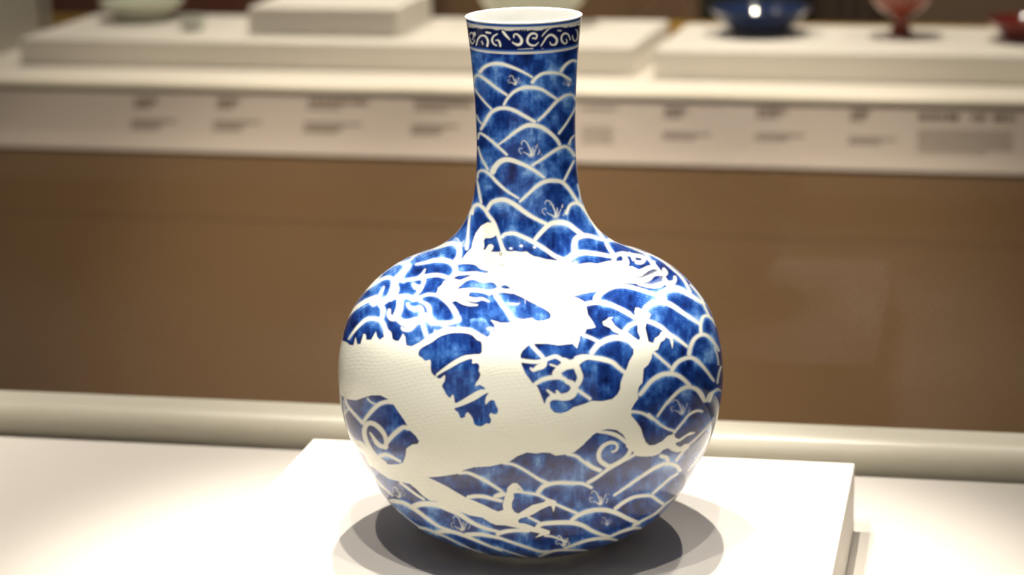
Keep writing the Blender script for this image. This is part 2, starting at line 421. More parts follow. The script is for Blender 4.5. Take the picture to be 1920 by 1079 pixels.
def spray(t, x, y, size, op=.75, seed=0):
    ox, oy, s = SHEET[t]; r = random.Random(seed); R = size
    def q(dx, dy): return (x+dx*R, y+dy*R)
    S(t, [q(-.05, .45), q(-.05, .1), q(-.2, -.3), q(-.45, -.75), q(-.75, -.85), q(-.9, -.6)], (4, 3, 1.6), 1, op, 2.4)
    S(t, [q(0, .45), q(.12, 0), q(.1, -.25)], (4, 2), 1, op, 2.4)
    S(t, [q(.1, .45), q(.3, .1), q(.42, -.15)], (3, 1.6), 1, op, 2.4)
    S(t, [q(-.15, .45), q(-.5, .25), q(-.7, .15)], (3, 1.6), 1, op, 2.4)
    S(t, [q(-.9, .3), q(-1.1, 0), q(-1.0, -.2), q(-.8, -.15)], (2, 1.6), 1, op*.8, 2.4)
    S(t, [q(.6, .35), q(.75, .1), q(.7, -.1)], (2.4, 1.4), 1, op*.8, 2.4)
    S(t, [q(.5, -.3), q(.55, -.55)], (3, 1.6), 1, op*.8, 2.4)
    for i in range(5):
        a = r.uniform(-1, 1); b = r.uniform(-.7, .4)
        S(t, [q(a, b), q(a+.06, b+.12)], (1.8, 1.2), 1, op*.7, 2.2)
    for i in range(4):
        a = -.3+.2*i
        S(t, [q(a*.5, .6), q(a, .3)], (1.6, 1.6), 1, op*.8, 2.2)

# --- waves on the neck
W('N2', [(200, 225), (240, 180), (310, 150), (390, 148), (470, 170), (560, 205), (640, 245), (690, 275)], (7, 7, 4))
W('N2', [(140, 330), (145, 280), (170, 255), (200, 262), (270, 310), (360, 380), (450, 440)], (4, 6, 5))
W('N2', [(140, 370), (200, 455), (260, 525), (305, 570)], (3, 4, 4), 0)
W('N2', [(165, 630), (190, 680), (215, 710)], 3, 0)
W('N2', [(690, 320), (730, 275), (790, 240), (870, 232), (950, 243), (1010, 275), (1045, 300)], (7, 6, 5))
W('N2', [(960, 215), (1000, 160), (1060, 120), (1110, 125)], (7, 6, 4), 2)
W('N2', [(425, 530), (460, 470), (520, 410), (600, 375), (690, 370), (780, 390), (860, 440), (920, 480)], (5, 8, 5), 9)
W('N2', [(745, 680), (820, 610), (900, 520), (960, 470), (1020, 440), (1070, 445), (1095, 480)], (5, 7, 4))
W('N2', [(210, 760), (250, 690), (300, 610), (370, 570), (450, 565), (530, 590), (620, 640), (710, 690)], (6, 8, 7), 9)
W('N2', [(940, 800), (1000, 720), (1050, 640), (1100, 550)], (5, 4, 3), 0)
W('N2', [(370, 910), (450, 850), (540, 780), (630, 730), (700, 725), (780, 745), (860, 800), (920, 860), (945, 905)], (3, 9.5, 7))
W('N2', [(180, 850), (195, 800), (240, 820), (300, 865), (380, 935), (450, 1000)], (4, 6, 5))
W('N2', [(180, 930), (210, 1020), (240, 1079), (275, 1140)], (4, 4, 4), 0)
W('N2', [(1035, 900), (1055, 850), (1085, 820)], (5, 4, 3), 0)
W('N3', [(690, 150), (770, 100), (850, 45), (930, -5), (1000, -25), (1050, 10), (1085, 60)], (5, 7, 6))
spray('N2', 530, 310, 62, .5, 1); spray('N2', 680, 960, 105, .75, 2); spray('N2', 1030, 330, 45, .35, 3)
W('N3', [(320, 210), (345, 160), (400, 110), (470, 98), (560, 125), (660, 170), (740, 220), (800, 265)], (12, 9, 5), 12)
W('N3', [(175, 270), (185, 215), (230, 200), (290, 235), (360, 310), (450, 390), (560, 460)], (4, 7, 4))
W('N3', [(170, 290), (190, 390), (210, 500)], (3, 5, 5), 0)
W('N3', [(990, 290), (1030, 210), (1080, 110)], (5, 5, 4), 0)
W('N3', [(575, 490), (650, 420), (740, 340), (820, 300), (900, 295), (970, 310), (1030, 370), (1080, 440), (1110, 490)], (5, 9, 6), 4)
W('N3', [(1115, 330), (1135, 420), (1140, 500)], 2.5, 0)
W('N3', [(270, 560), (310, 500), (380, 475), (450, 480), (540, 530), (620, 590), (700, 640), (820, 700)], (8, 10, 7), 12)
W('N3', [(125, 600), (140, 540), (185, 520), (240, 560), (280, 620), (330, 690), (370, 800), (400, 900), (430, 960)], (7, 8, 8), 3)
W('N3', [(110, 570), (95, 700), (85, 830), (75, 930)], (3, 5, 7), 0)
W('N3', [(1010, 600), (1040, 530), (1090, 505), (1140, 520), (1190, 580), (1260, 690), (1340, 820)], (6, 7, 5), 3)
W('N3', [(720, 840), (790, 760), (860, 700), (940, 685), (1020, 700), (1090, 750), (1170, 810)], (8, 11, 9), 5)
W('N3', [(1085, 960), (1085, 880), (1110, 830), (1180, 810), (1260, 820), (1349, 850)], (13, 10, 5), 4)
W('N3', [(410, 820), (440, 795), (520, 790), (600, 820), (700, 870), (800, 930), (900, 1000), (1000, 1040)], (7, 9, 8), 3)
spray('N3', 910, 580, 115, .7, 4)
# --- shoulder, left side
W('T2', [(0, 395), (60, 360), (140, 335), (230, 310), (310, 285), (370, 290), (405, 340), (400, 410), (375, 450)], (3, 8, 12), 5)
W('T2', [(0, 480), (80, 465), (160, 445), (250, 440), (330, 465), (370, 520), (365, 570), (340, 600)], (4, 10, 12), 6)
W('L4', [(670, 640), (720, 625), (820, 610), (900, 590), (1000, 580), (1080, 600), (1120, 630)], (6, 8, 8), 3)
W('T2', [(10, 800), (60, 770), (140, 760), (200, 770), (250, 800), (310, 850), (350, 900), (390, 975)], (6, 8, 13), 2)
spray('T2', 415, 285, 60, .6, 5)
W('L4', [(505, 540), (560, 500), (640, 465), (690, 480), (690, 530), (650, 590), (600, 640)], (4, 6, 9), 2)
W('L4', [(320, 720), (400, 650), (480, 560)], 5, 0)
W('L4', [(800, 380), (740, 440), (650, 470)], (3, 4, 5), 0)
W('L4', [(190, 930), (260, 870), (340, 820), (420, 790)], (4, 8, 9), 2)
W('L4', [(290, 745), (370, 690), (440, 640), (520, 605), (580, 620), (580, 700), (545, 790), (470, 840)], (4, 7, 14), 4)
W('L4', [(460, 850), (490, 900), (485, 960), (480, 990)], (10, 10, 6), 0)
S('L4', [(600, 660), (620, 620), (650, 590), (690, 540), (735, 490)], (14, 14, 9)); S('L4', [(600, 680), (610, 720), (560, 800)], (13, 14, 12))
S('L4', [(830, 600), (860, 570), (885, 525)], (7, 5, 2)); S('L4', [(450, 790), (475, 740), (498, 690)], (9, 6, 3))
S('L4', [(380, 830), (400, 850), (430, 830)], (9, 11, 8))
S('L4', [(770, 810), (810, 770), (850, 700), (880, 650), (860, 615)], (9, 11, 9)); S('L4', [(775, 665), (795, 690), (830, 695)], (6, 11, 10))
S('T1', [(600, 190), (700, 180), (780, 200), (840, 215), (905, 260), (935, 330), (960, 410)], (9, 9, 12))
S('T1', [(650, 200), (645, 290), (610, 370), (570, 385), (545, 350), (550, 310)], (13, 15, 6))
S('T1', [(620, 380), (690, 430), (770, 420), (840, 400), (890, 370)], (12, 16, 16))
S('T1', [(775, 440), (740, 480), (690, 492), (665, 475)], (15, 12, 4))
S('T1', [(720, 250), (740, 285), (790, 300), (840, 290), (855, 340), (840, 400)], (6, 10, 10))
S('T1', [(860, 430), (880, 500), (905, 570)], (9, 9, 8)); S('T1', [(900, 380), (950, 430), (1040, 435), (1130, 420), (1199, 400)], (13, 12, 11))
S('T1', [(1075, 440), (1070, 500), (1010, 510), (960, 495)], (11, 10, 4))
W('T1', [(170, 580), (210, 520), (270, 450), (340, 395), (420, 390), (480, 420), (510, 480), (520, 540)], (4, 8, 10), 4)
W('T1', [(170, 360), (220, 300), (300, 240), (380, 205), (420, 200)], (4, 7, 8), 2)
# --- right side
W('T3', [(620, 340), (680, 290), (760, 270), (850, 275), (950, 290), (1050, 310)], (15, 9, 7), 3)
W('R5', [(200, 385), (155, 320), (135, 270), (170, 250), (250, 265), (350, 310), (480, 370)], (8, 7, 3), 3)
W('R5', [(10, 70), (60, 160), (115, 245)], 5, 0)
S('R5', [(580, 460), (540, 440), (515, 400), (490, 375)], (6, 6, 3)); S('R5', [(490, 375), (560, 390), (650, 440), (740, 510), (830, 590), (880, 660), (920, 740)], (4, 4, 6))
S('R5', [(920, 670), (990, 750), (1040, 820)], (3, 4)); 
W('R5', [(40, 800), (80, 750), (160, 700), (250, 680), (350, 690), (460, 720), (560, 750), (620, 770)], (13, 9, 6), 5)
W('T6', [(560, 110), (550, 60), (590, 20), (660, 5), (730, 20), (820, 70), (950, 150)], (17, 12, 5), 4)
W('T6', [(-330, 40), (-250, 50), (-190, 40), (-100, 55), (0, 145), (80, 165), (170, 205), (250, 250), (300, 280)][4:], 8, 0)
W('T5', [(800, 50), (900, 35), (1000, 50), (1100, 90), (1199, 140)], (9, 9, 8), 5)
W('T6', [(210, 400), (250, 355), (320, 325), (400, 310), (470, 330), (550, 370), (620, 430), (700, 480), (790, 550)], (9, 9, 6), 5)
W('T6', [(390, 220), (420, 175), (480, 140), (560, 135), (640, 160), (730, 220), (820, 280), (910, 340)], (12, 10, 6), 6)
W('T6', [(920, 430), (920, 330), (945, 270), (985, 265), (1030, 300), (1065, 360)], (7, 6, 3), 2)
W('T6', [(810, 620), (825, 550), (860, 480), (920, 440), (980, 450), (1040, 510), (1090, 590)], (9, 8, 4), 3)
W('T6', [(480, 610), (550, 670), (630, 740)], 6, 0)
W('T6', [(650, 770), (690, 710), (750, 670), (820, 655), (880, 680), (950, 750), (1040, 870)], (9, 8, 5), 3)
W('T6', [(350, 1000), (400, 940), (460, 870), (540, 820), (620, 805), (700, 820), (760, 860), (810, 910)], (8, 10, 8), 4)
W('T6', [(610, 1079), (670, 1010), (740, 950), (810, 930), (880, 950), (930, 1000), (950, 1060)], (6, 8, 7), 0)
W('T6', [(1000, 1060), (1030, 990), (1075, 950), (1110, 970)], (6, 5, 3), 0)
W('T6', [(1075, 890), (1090, 800), (1110, 740)], 4, 0); W('T6', [(940, 140), (980, 230), (995, 260)], 4, 0)
S('T6', [(1050, 560), (1075, 640), (1085, 720)], 3)
W('B8', [(580, -10), (640, 40), (700, 90), (760, 125), (810, 140)], (7, 5, 5), 0); W('Z8', [(580, 205), (640, 215), (690, 245)], 6, 0)
W('B8', [(820, 160), (860, 110), (910, 50), (960, -10), (1030, -45), (1080, -40)], (5, 5, 5), 0)
W('Z8', [(720, 230), (770, 160), (830, 100), (880, 75), (930, 95), (960, 140)], (5, 6, 5), 0)
W('Z8', [(980, 150), (1000, 110), (1040, 90)], 4, 0)
spray('Z8', 850, 190, 55, .5, 6)
# --- hand of the dragon between chest and arm
W('T5', [(320, 800), (380, 765), (450, 745), (540, 740), (600, 760)], (8, 10, 8), 6)
W('T5', [(700, 560), (760, 545), (850, 555), (950, 570), (1040, 600), (1100, 650), (1150, 690)], (8, 11, 8), 10)
W('T5', [(850, 505), (900, 440), (970, 395), (1050, 370), (1130, 375), (1199, 400), (1240, 450)], (11, 12, 9), 10)
W('T5', [(700, 850), (760, 890), (830, 940)], 7, 0); W('T5', [(770, 345), (840, 370), (900, 400)], 7, 0)
S('T5', [(275, 425), (320, 480), (370, 530), (400, 570)], 8)
for p_, w_ in [([(185, 580), (250, 590), (330, 595), (400, 580), (450, 560), (510, 545), (560, 570), (590, 590)], (8, 8, 9)),
               ([(400, 580), (395, 625), (340, 650), (300, 672), (275, 655)], (12, 13, 4)),
               ([(590, 590), (640, 610), (690, 600), (760, 560), (840, 545)], (15, 17, 8)),
               ([(690, 610), (720, 680), (738, 740), (715, 800), (690, 830)], (14, 13, 11)),
               ([(690, 625), (600, 635), (540, 670), (505, 710), (550, 722)], (14, 18, 10)),
               ([(615, 780), (660, 800), (685, 850), (650, 905), (580, 925), (500, 920), (445, 950), (430, 1000)], (10, 18, 14, 8)),
               ([(430, 860), (470, 895), (500, 930)], (4, 10)), ([(460, 620), (520, 640)], (4, 4)), ([(520, 870), (540, 900)], (5, 8))]:
    S('T5', p_, w_, dragon=1.0)
# --- lower part
W('T7', [(300, 470), (340, 410), (400, 340), (460, 290), (530, 270), (580, 275)], (7, 9, 9), 0)
S('T7', [(345, 240), (380, 275), (420, 290)], 3)
W('T7', [(520, 660), (560, 610), (620, 550), (680, 510), (730, 520)], (9, 10, 9), 0)
S('T7', [(460, 780), (510, 765), (570, 785), (650, 830)], (9, 7, 5))
S('T7', [(130, 230), (155, 300), (200, 360), (290, 460)], (4, 6, 7)); S('T7', [(125, 400), (150, 350), (190, 340)], 4)
S('T7', [(115, 260), (125, 330), (120, 420), (150, 520)], (3, 4)); S('T7', [(130, 420), (160, 540), (220, 640), (280, 660), (350, 740), (400, 800), (470, 860)], (4, 9, 11))
S('T7', [(200, 650), (260, 700), (330, 760), (380, 860)], (8, 8, 9))
S('B6', [(290, 10), (350, 100), (430, 190), (520, 270)], (3, 4, 4))
W('B6', [(480, 330), (540, 330), (640, 350), (760, 420), (880, 510), (1000, 590), (1110, 625)], (9, 8, 5), 0)
W('B6', [(600, 140), (680, 200), (760, 260), (840, 310)], 5, 0)
W('B6', [(740, 380), (800, 360), (900, 355), (990, 370), (1090, 410), (1200, 460), (1320, 540), (1450, 600), (1600, 640)], (12, 10, 6), 0)
W('B6', [(970, 645), (1050, 635), (1150, 645), (1280, 690), (1400, 740), (1520, 790), (1627, 830)], (9, 7, 4), 0)
W('B6', [(790, 600), (860, 610), (960, 650), (1080, 700), (1200, 760), (1330, 820), (1480, 870)], (6, 4, 3), 0)
S('B6', [(515, 380), (620, 460), (720, 540), (800, 590), (940, 640)], 2.5)
W('B6', [(1270, 670), (1400, 665), (1500, 680), (1627, 710)], (9, 8, 5), 0)
W('T8', [(110, 740), (180, 735), (260, 765), (350, 810), (430, 860), (500, 905)], (6, 7, 6), 0)
W('T8', [(520, 645), (600, 655), (680, 690), (780, 750), (860, 800), (930, 830)], (6, 6, 7), 0)
W('T8', [(1120, 560), (1200, 580), (1280, 640), (1350, 690), (1420, 720)], (7, 6, 5), 0)
W('T8', [(190, 965), (260, 955), (340, 960), (420, 980), (500, 1000)], (8, 8, 7), 0); S('T8', [(440, 955), (480, 945), (520, 935)], (7, 11, 10))
W('T8', [(650, 915), (750, 925), (850, 945), (930, 985), (1000, 1010)], (4, 6, 6), 0)
W('B7', [(430, 235), (480, 180), (560, 150), (660, 140), (780, 145), (880, 150), (970, 190)], (10, 8, 6), 0)
W('B7', [(930, 135), (1010, 90), (1090, 40), (1170, -10), (1250, -60)], 5, 0); W('B8', [(20, 630), (100, 580), (200, 500), (300, 440), (400, 390), (450, 360)], (5, 7, 8), 0)
W('B8', [(260, 745), (370, 670), (470, 600), (560, 540), (640, 490), (720, 455), (800, 455), (850, 480), (870, 510)], (5, 7, 8), 0)
W('B8', [(270, 870), (350, 810), (440, 765), (540, 750), (610, 755), (660, 790), (720, 830)], (8, 7, 6), 0)
W('B7', [(770, 520), (840, 470), (940, 430), (1050, 415), (1150, 425), (1250, 460), (1350, 510), (1450, 550)], (8, 10, 8), 3)
W('B7', [(400, 600), (470, 560), (560, 550), (680, 545), (790, 550), (880, 575), (980, 630), (1080, 670), (1160, 690)], (9, 10, 6), 3)
W('B7', [(610, 360), (700, 400), (820, 450)], 6, 0); W('B7', [(330, 490), (440, 545)], 5, 0)
W('B7', [(1170, 685), (1260, 645), (1350, 615), (1420, 600), (1490, 615)], (5, 7, 6), 0)
W('B8', [(440, 1030), (530, 980), (640, 920), (740, 830), (830, 760), (930, 660)], (6, 5, 4, 3), 0)
W('B7', [(20, 660), (100, 635), (220, 625), (330, 630)], (9, 7), 0); W('B7', [(0, 690), (100, 725), (230, 770), (350, 810), (450, 840), (540, 840)], (6, 6, 5), 0)
S('B7', [(0, 795), (120, 840), (250, 880), (340, 905)], 3); W('B7', [(440, 900), (520, 855), (620, 830), (760, 825), (880, 830), (1000, 845)], (6, 5, 4), 0)
W('B7', [(700, 810), (800, 770), (920, 730), (1040, 710), (1150, 710), (1230, 730), (1260, 750)], (5, 7, 6), 0); S('B7', [(500, 680), (580, 690), (660, 720), (720, 740)], 4)
W('B8', [(0, 440), (60, 480), (130, 510)], 6, 0); W('B8', [(700, 380), (750, 395), (760, 420)], 8, 0); W('B8', [(840, 420), (900, 340), (950, 290)], 5, 0)
W('B8', [(950, 280), (1030, 210), (1110, 130), (1170, 60)], 4, 0); W('B8', [(620, 730), (700, 660), (780, 590), (850, 545)], 5, 0)
S('B8', [(1190, 20), (1170, 140), (1120, 260), (1040, 400), (950, 520)], (3, 4, 3))
spray('B6', 590, 250, 75, .45, 7); spray('B6', 1230, 570, 105, .6, 8); spray('B7', 1060, 310, 100, .65, 9); spray('B7', 690, 745, 75, .8, 10); spray('B7', 1130, 540, 55, .25, 11)

# --- the dragon: one outline from the left flank round head-side, arm, belly and hind leg
BODY = [(616, 634), (632, 637), (640, 638), (650, 642), (657, 648), (663, 648), (667, 632), (670, 646), (676, 646), (682, 626), (686, 628), (687, 638), (696, 638), (705, 622), (707, 632), (712, 638),
 (720, 632), (728, 618), (734, 624), (736, 636), (742, 640), (748, 640), (756, 626), (760, 632), (762, 648), (772, 650), (784, 644), (800, 636), (820, 624), (840, 618), (864, 617), (884, 619), (900, 628),
 (908, 634), (917, 629), (918, 622), (927, 618), (928, 610), (920, 600), (940, 606), (954, 606), (966, 602), (1000, 596), (1010, 560), (964, 540), (1000, 520), (1080, 530), (1068, 554), (1085, 560), (1096, 566),
 (1100, 578), (1102, 590), (1112, 604), (1117, 614), (1110, 616), (1100, 617), (1098, 622), (1096, 628), (1088, 630), (1087, 638), (1082, 654), (1074, 645), (1064, 646), (1048, 648), (1028, 645), (1004, 645),
 (992, 647), (980, 658), (976, 666), (978, 684), (986, 702), (998, 718), (1008, 726), (1014, 740), (1021, 758), (1026, 752), (1031, 757), (1032, 766), (1040, 774), (1052, 776), (1064, 772), (1076, 764), (1096, 758), (1110, 752),
 (1128, 753), (1148, 749), (1158, 740), (1163, 730), (1164, 718), (1168, 706), (1176, 690), (1180, 678), (1188, 664), (1188, 654), (1182, 642), (1174, 636), (1162, 630), (1160, 626), (1150, 622), (1144, 615), (1132, 610),
 (1130, 604), (1136, 601), (1142, 596), (1151, 595), (1145, 599), (1148, 603), (1154, 612), (1164, 619), (1176, 622), (1188, 632), (1198, 639), (1201, 634), (1196, 622), (1196, 612), (1194, 598), (1190, 586), (1192, 577),
 (1198, 578), (1204, 581), (1214, 584), (1221, 590), (1218, 597), (1209, 598), (1212, 606), (1210, 616), (1213, 628), (1216, 641), (1225, 644), (1228, 635), (1236, 630), (1240, 623), (1250, 621), (1260, 626), (1263, 642),
 (1261, 655), (1256, 636), (1248, 633), (1246, 638), (1239, 642), (1234, 656), (1224, 660), (1222, 672), (1216, 684), (1207, 692), (1206, 706), (1205, 718), (1198, 726), (1196, 736), (1197, 748), (1190, 757), (1184, 768),
 (1184, 780), (1194, 792), (1202, 804), (1206, 818), (1211, 830), (1218, 836), (1228, 835), (1242, 828), (1252, 818), (1264, 814), (1267, 822), (1274, 824), (1284, 817), (1294, 811), (1304, 811), (1302, 814), (1288, 819),
 (1276, 828), (1267, 831), (1268, 836), (1276, 839), (1284, 834), (1293, 832), (1288, 839), (1280, 846), (1270, 849), (1260, 846), (1253, 841), (1244, 844), (1236, 852), (1224, 856), (1208, 857), (1194, 856), (1184, 848),
 (1174, 838), (1175, 826), (1168, 815), (1156, 807), (1140, 805), (1126, 808), (1112, 816), (1100, 829), (1090, 838), (1076, 849), (1060, 853), (1042, 855), (1032, 850), (1020, 849), (1006, 851), (988, 849), (970, 856), (956, 866),
 (942, 870), (920, 875), (888, 877), (870, 882), (860, 889), (840, 892), (824, 894), (802, 896), (814, 901), (840, 914), (860, 926), (876, 935), (890, 940), (908, 948), (924, 956), (934, 960), (944, 957), (943, 946), (947, 932), (950, 924),
 (952, 915), (961, 907), (970, 907), (976, 913), (981, 919), (982, 923), (972, 925), (963, 926), (964, 935), (960, 943), (960, 953), (965, 961), (972, 964), (985, 956), (998, 948), (1018, 943), (1028, 937), (1040, 939), (1042, 948), (1038, 961),
 (1034, 949), (1028, 950), (1013, 957), (1000, 965), (993, 968), (980, 972), (974, 976), (990, 981), (1001, 989), (1013, 990), (1031, 996), (1031, 1002), (1018, 1005), (1004, 1009), (1013, 1001), (983, 995), (972, 991), (948, 986), (930, 985), (920, 981),
 (904, 971), (880, 967), (856, 957), (832, 949), (818, 941), (806, 939), (793, 930), (780, 917), (769, 908), (750, 904), (728, 898), (706, 882), (694, 872), (690, 860), (700, 862), (712, 868), (732, 872), (748, 871), (756, 868),
 (761, 854), (762, 842), (767, 838), (774, 834), (783, 833), (786, 828), (780, 818), (769, 808), (764, 799), (758, 788), (748, 774), (736, 756), (728, 749), (714, 742), (696, 742), (682, 746), (668, 751), (652, 749), (644, 745),
 (636, 738), (616, 732)]
PW('PX', BODY, raw=True)
HEAD = [(859, 494), (868, 484), (876, 474), (884, 466), (887, 452), (892, 438), (902, 424), (914, 417), (924, 418), (931, 426), (933, 438), (927, 444), (920, 447), (910, 447), (907, 452), (909, 460), (906, 469), (910, 469),
 (916, 459), (922, 458), (926, 462), (924, 468), (920, 472), (934, 473), (946, 470), (956, 472), (966, 471), (976, 473), (988, 472), (994, 477), (1002, 481), (1012, 483), (1026, 487), (1044, 489), (1060, 489), (1064, 490), (1084, 496),
 (1106, 493), (1120, 495), (1140, 490), (1152, 489), (1164, 494), (1176, 500), (1186, 500), (1198, 506), (1206, 514), (1206, 526), (1200, 532), (1180, 532), (1160, 535), (1140, 545), (1112, 548), (1090, 553), (1068, 556), (1070, 590), (1020, 590), (1028, 584),
 (1016, 576), (994, 566), (980, 558), (964, 551), (944, 549), (920, 553), (906, 566), (890, 573), (862, 571), (846, 566), (836, 560), (818, 550), (822, 540), (831, 528), (848, 522), (853, 510), (858, 502)]
PW('PX', HEAD, raw=True)
# white tufts: whiskers, snout curls, spur
for p_, w_ in [([(350, 560), (450, 555), (520, 520), (580, 500)], (12, 12, 8)), ([(430, 630), (520, 610), (570, 570), (640, 560)], (15, 13, 9)), ([(450, 665), (550, 680), (640, 670), (690, 640)], (10, 14, 9)),
               ([(560, 460), (620, 540), (660, 590), (700, 660)], (8, 9, 9)), ([(660, 580), (690, 560), (672, 525)], (9, 9, 6)), ([(700, 655), (760, 650), (778, 620), (775, 600)], (9, 9, 6)),
               ([(205, 445), (220, 400), (280, 378), (340, 385), (400, 395), (460, 405), (490, 430), (465, 460), (420, 460)], (9, 7, 8)), ([(300, 400), (320, 440), (330, 470), (310, 500)], (9, 9, 6)),
               ([(240, 470), (290, 462), (310, 430)], (9, 6)), ([(350, 370), (370, 395), (390, 430)], (3, 8))]:
    S('R5', p_, w_, dragon=1.0)
# blue grounds cut into the dragon
PB('T2', [(650, 245), (700, 240), (740, 222), (765, 215), (775, 250), (790, 300), (810, 345), (760, 362), (705, 358), (722, 335), (730, 305), (710, 288), (680, 292), (655, 330), (640, 300), (640, 265)])
S('T2', [(765, 200), (790, 270), (815, 350)], (7, 7, 9))
PB('T2', [(395, 482), (470, 475), (555, 485), (600, 520), (680, 548), (640, 560), (560, 545), (480, 550), (420, 550), (393, 530)], .5)
PB('T2', [(350, 610), (400, 585), (520, 580), (480, 600), (420, 625), (380, 620)])
PB('T2', [(380, 715), (430, 670), (480, 635), (540, 625), (620, 650), (720, 650), (760, 690), (740, 705), (680, 720), (600, 705), (520, 700), (440, 705)], .7)
PB('T2', [(790, 688), (840, 675), (885, 707), (820, 705)], .5)
PB('T2', [(345, 828), (380, 825), (450, 858), (560, 862), (500, 840), (430, 800), (410, 780), (470, 785), (500, 760), (495, 745), (560, 742), (650, 757), (705, 790), (745, 850), (800, 910), (860, 990), (872, 1025), (790, 1020), (745, 990), (690, 960), (620, 945), (520, 950), (412, 965), (400, 900)], .35)
S('T2', [(395, 790), (440, 832), (500, 855), (575, 862)], (8, 8, 2), dragon=1.0); S('T2', [(430, 765), (490, 800), (560, 812), (620, 802), (682, 828)], (10, 9, 3), dragon=1.0)
PB('T2', [(100, 622), (160, 610), (250, 625), (255, 650), (235, 680), (210, 700), (190, 750), (120, 745), (20, 775), (60, 720)])
PB('T2', [(40, 815), (100, 795), (170, 790), (250, 830), (310, 900), (360, 990), (260, 1010), (190, 1000), (150, 950), (145, 880), (110, 840)], .3)
PB('PX', [(930, 553), (952, 550), (970, 554), (990, 566), (1016, 577), (1030, 586), (1033, 594), (1028, 599), (1014, 602), (1004, 601), (996, 595), (986, 592), (973, 592), (972, 598), (966, 602), (960, 594), (952, 580), (940, 565)], .3)
S('T2', [(745, 765), (800, 850), (860, 930), (910, 1010)], (9, 9, 11))
PB('T3', [(640, 668), (700, 665), (780, 650), (862, 642), (840, 690), (815, 720), (770, 710), (720, 685)], .4)
S('R5', [(255, 668), (330, 662), (420, 680), (540, 710), (640, 715), (685, 685)], (2, 4, 6), 0.0)
S('R5', [(350, 585), (450, 598), (530, 570), (600, 535)], (1, 5, 6), 0.1); S('R5', [(450, 652), (560, 655), (630, 625), (650, 600)], (2, 6, 8), 0.1)
S('T3', [(500, 400), (600, 405)], (3, 4), .35, .9); S('T3', [(660, 405), (740, 410)], (4, 4.5), .3, .9); S('T3', [(690, 350), (722, 360)], (3, 2), .4, .8)
PB('T4', [(470, 190), (510, 150), (505, 100), (580, 80), (650, 95), (690, 145), (735, 165), (735, 200), (700, 210), (690, 245), (645, 265), (600, 225), (540, 190)], .8)
PB('T4', [(100, 110), (140, 150), (220, 150), (240, 175), (220, 205), (180, 200), (165, 180), (175, 230), (130, 250), (100, 170)], .4); PB('T4', [(310, 165), (350, 145), (400, 135), (410, 180), (320, 190)], .7)
S('T4', [(20, 350), (100, 285), (200, 225), (300, 195), (420, 190), (520, 205), (600, 250), (640, 270)], (8, 10, 9))
PB('T4', [(30, 390), (60, 360), (150, 310), (230, 255), (330, 225), (430, 222), (520, 240), (575, 290), (610, 305), (620, 350), (610, 415), (540, 425), (440, 440), (330, 500), (200, 600), (185, 630), (150, 600), (140, 560), (135, 480), (90, 485), (60, 460), (25, 430)])
PB('T4', [(195, 630), (240, 600), (330, 550), (420, 500), (520, 465), (530, 510), (570, 505), (595, 530), (590, 580), (605, 610), (590, 655), (565, 690), (560, 720), (600, 712), (640, 735), (650, 750), (590, 760), (500, 810), (420, 860), (370, 880), (360, 840), (345, 800), (320, 830), (285, 800), (265, 760), (245, 720), (270, 670), (270, 620), (230, 650), (200, 645)])
PB('T4', [(360, 930), (450, 900), (560, 850), (640, 800), (680, 785), (660, 820), (650, 860), (655, 895), (670, 880), (700, 855), (735, 860), (750, 900), (770, 940), (760, 980), (730, 985), (700, 975), (690, 1000), (705, 1040), (690, 1075), (660, 1070), (640, 1085), (600, 1100), (550, 1079), (530, 1020), (490, 970), (465, 985), (460, 1010), (420, 1020), (395, 970), (370, 950)])
for k in range(6):   # brush lines in the gap between flank and chest
    stamp(TON, spline(conv('T4', [(160+10*k, 420+26*k), (300+10*k, 330+26*k), (440, 290+24*k), (600, 300+22*k)]), 3.0), np.array([1.2]*400)[:len(spline(conv('T4', [(160+10*k, 420+26*k), (300+10*k, 330+26*k), (440, 290+24*k), (600, 300+22*k)]), 3.0))], 1.0, .3, 2.4)
PB('T8', [(1180, 545), (1250, 490), (1330, 410), (1399, 370), (1440, 345), (1500, 330), (1440, 420), (1330, 560)])
PB('B7', [(225, 525), (260, 500), (320, 505), (370, 545), (410, 570), (390, 590), (350, 575), (290, 555), (240, 550)])
PB('B8', [(390, 385), (420, 335), (442, 352)])
S('B7', [(225, 205), (262, 212)], (2, 1), .2, .7)
# tail tufts curling below the belly and at the flank
S('B8', [(110, 152), (200, 160), (290, 190), (370, 250)], (5, 9, 8), dragon=1.0)
S('B8', [(240, 340), (280, 320), (287, 280), (260, 255), (210, 255), (150, 290), (115, 350), (120, 410), (160, 450), (220, 475), (300, 440), (370, 390), (410, 320), (400, 240)], (4, 7, 9, 10, 9, 9, 10), dragon=1.0)
S('T7', [(520, 690), (512, 600), (470, 530), (410, 480), (360, 470), (325, 500), (315, 560), (330, 630), (370, 710), (430, 790), (500, 850)], (8, 10, 10, 9, 11), dragon=1.0)
S('T7', [(515, 695), (460, 680), (420, 640), (390, 590), (370, 560)], (10, 9, 3), dragon=1.0)
# eye
a_ = np.linspace(0, 2*np.pi, 40); e_ = np.stack([(938.7+2.5*np.cos(a_)-OX)*SS, (476.5+2.5*np.sin(a_)-OY)*SS], 1)
stamp(INK, e_, np.full(40, 1.3), 1, 1, 1.5)
stamp(INK, spline(conv('T2', [(783, 480), (800, 492), (826, 480)]), 1.5), np.full(len(spline(conv('T2', [(783, 480), (800, 492), (826, 480)]), 1.5)), 1.1), 1, .8, 1.5)

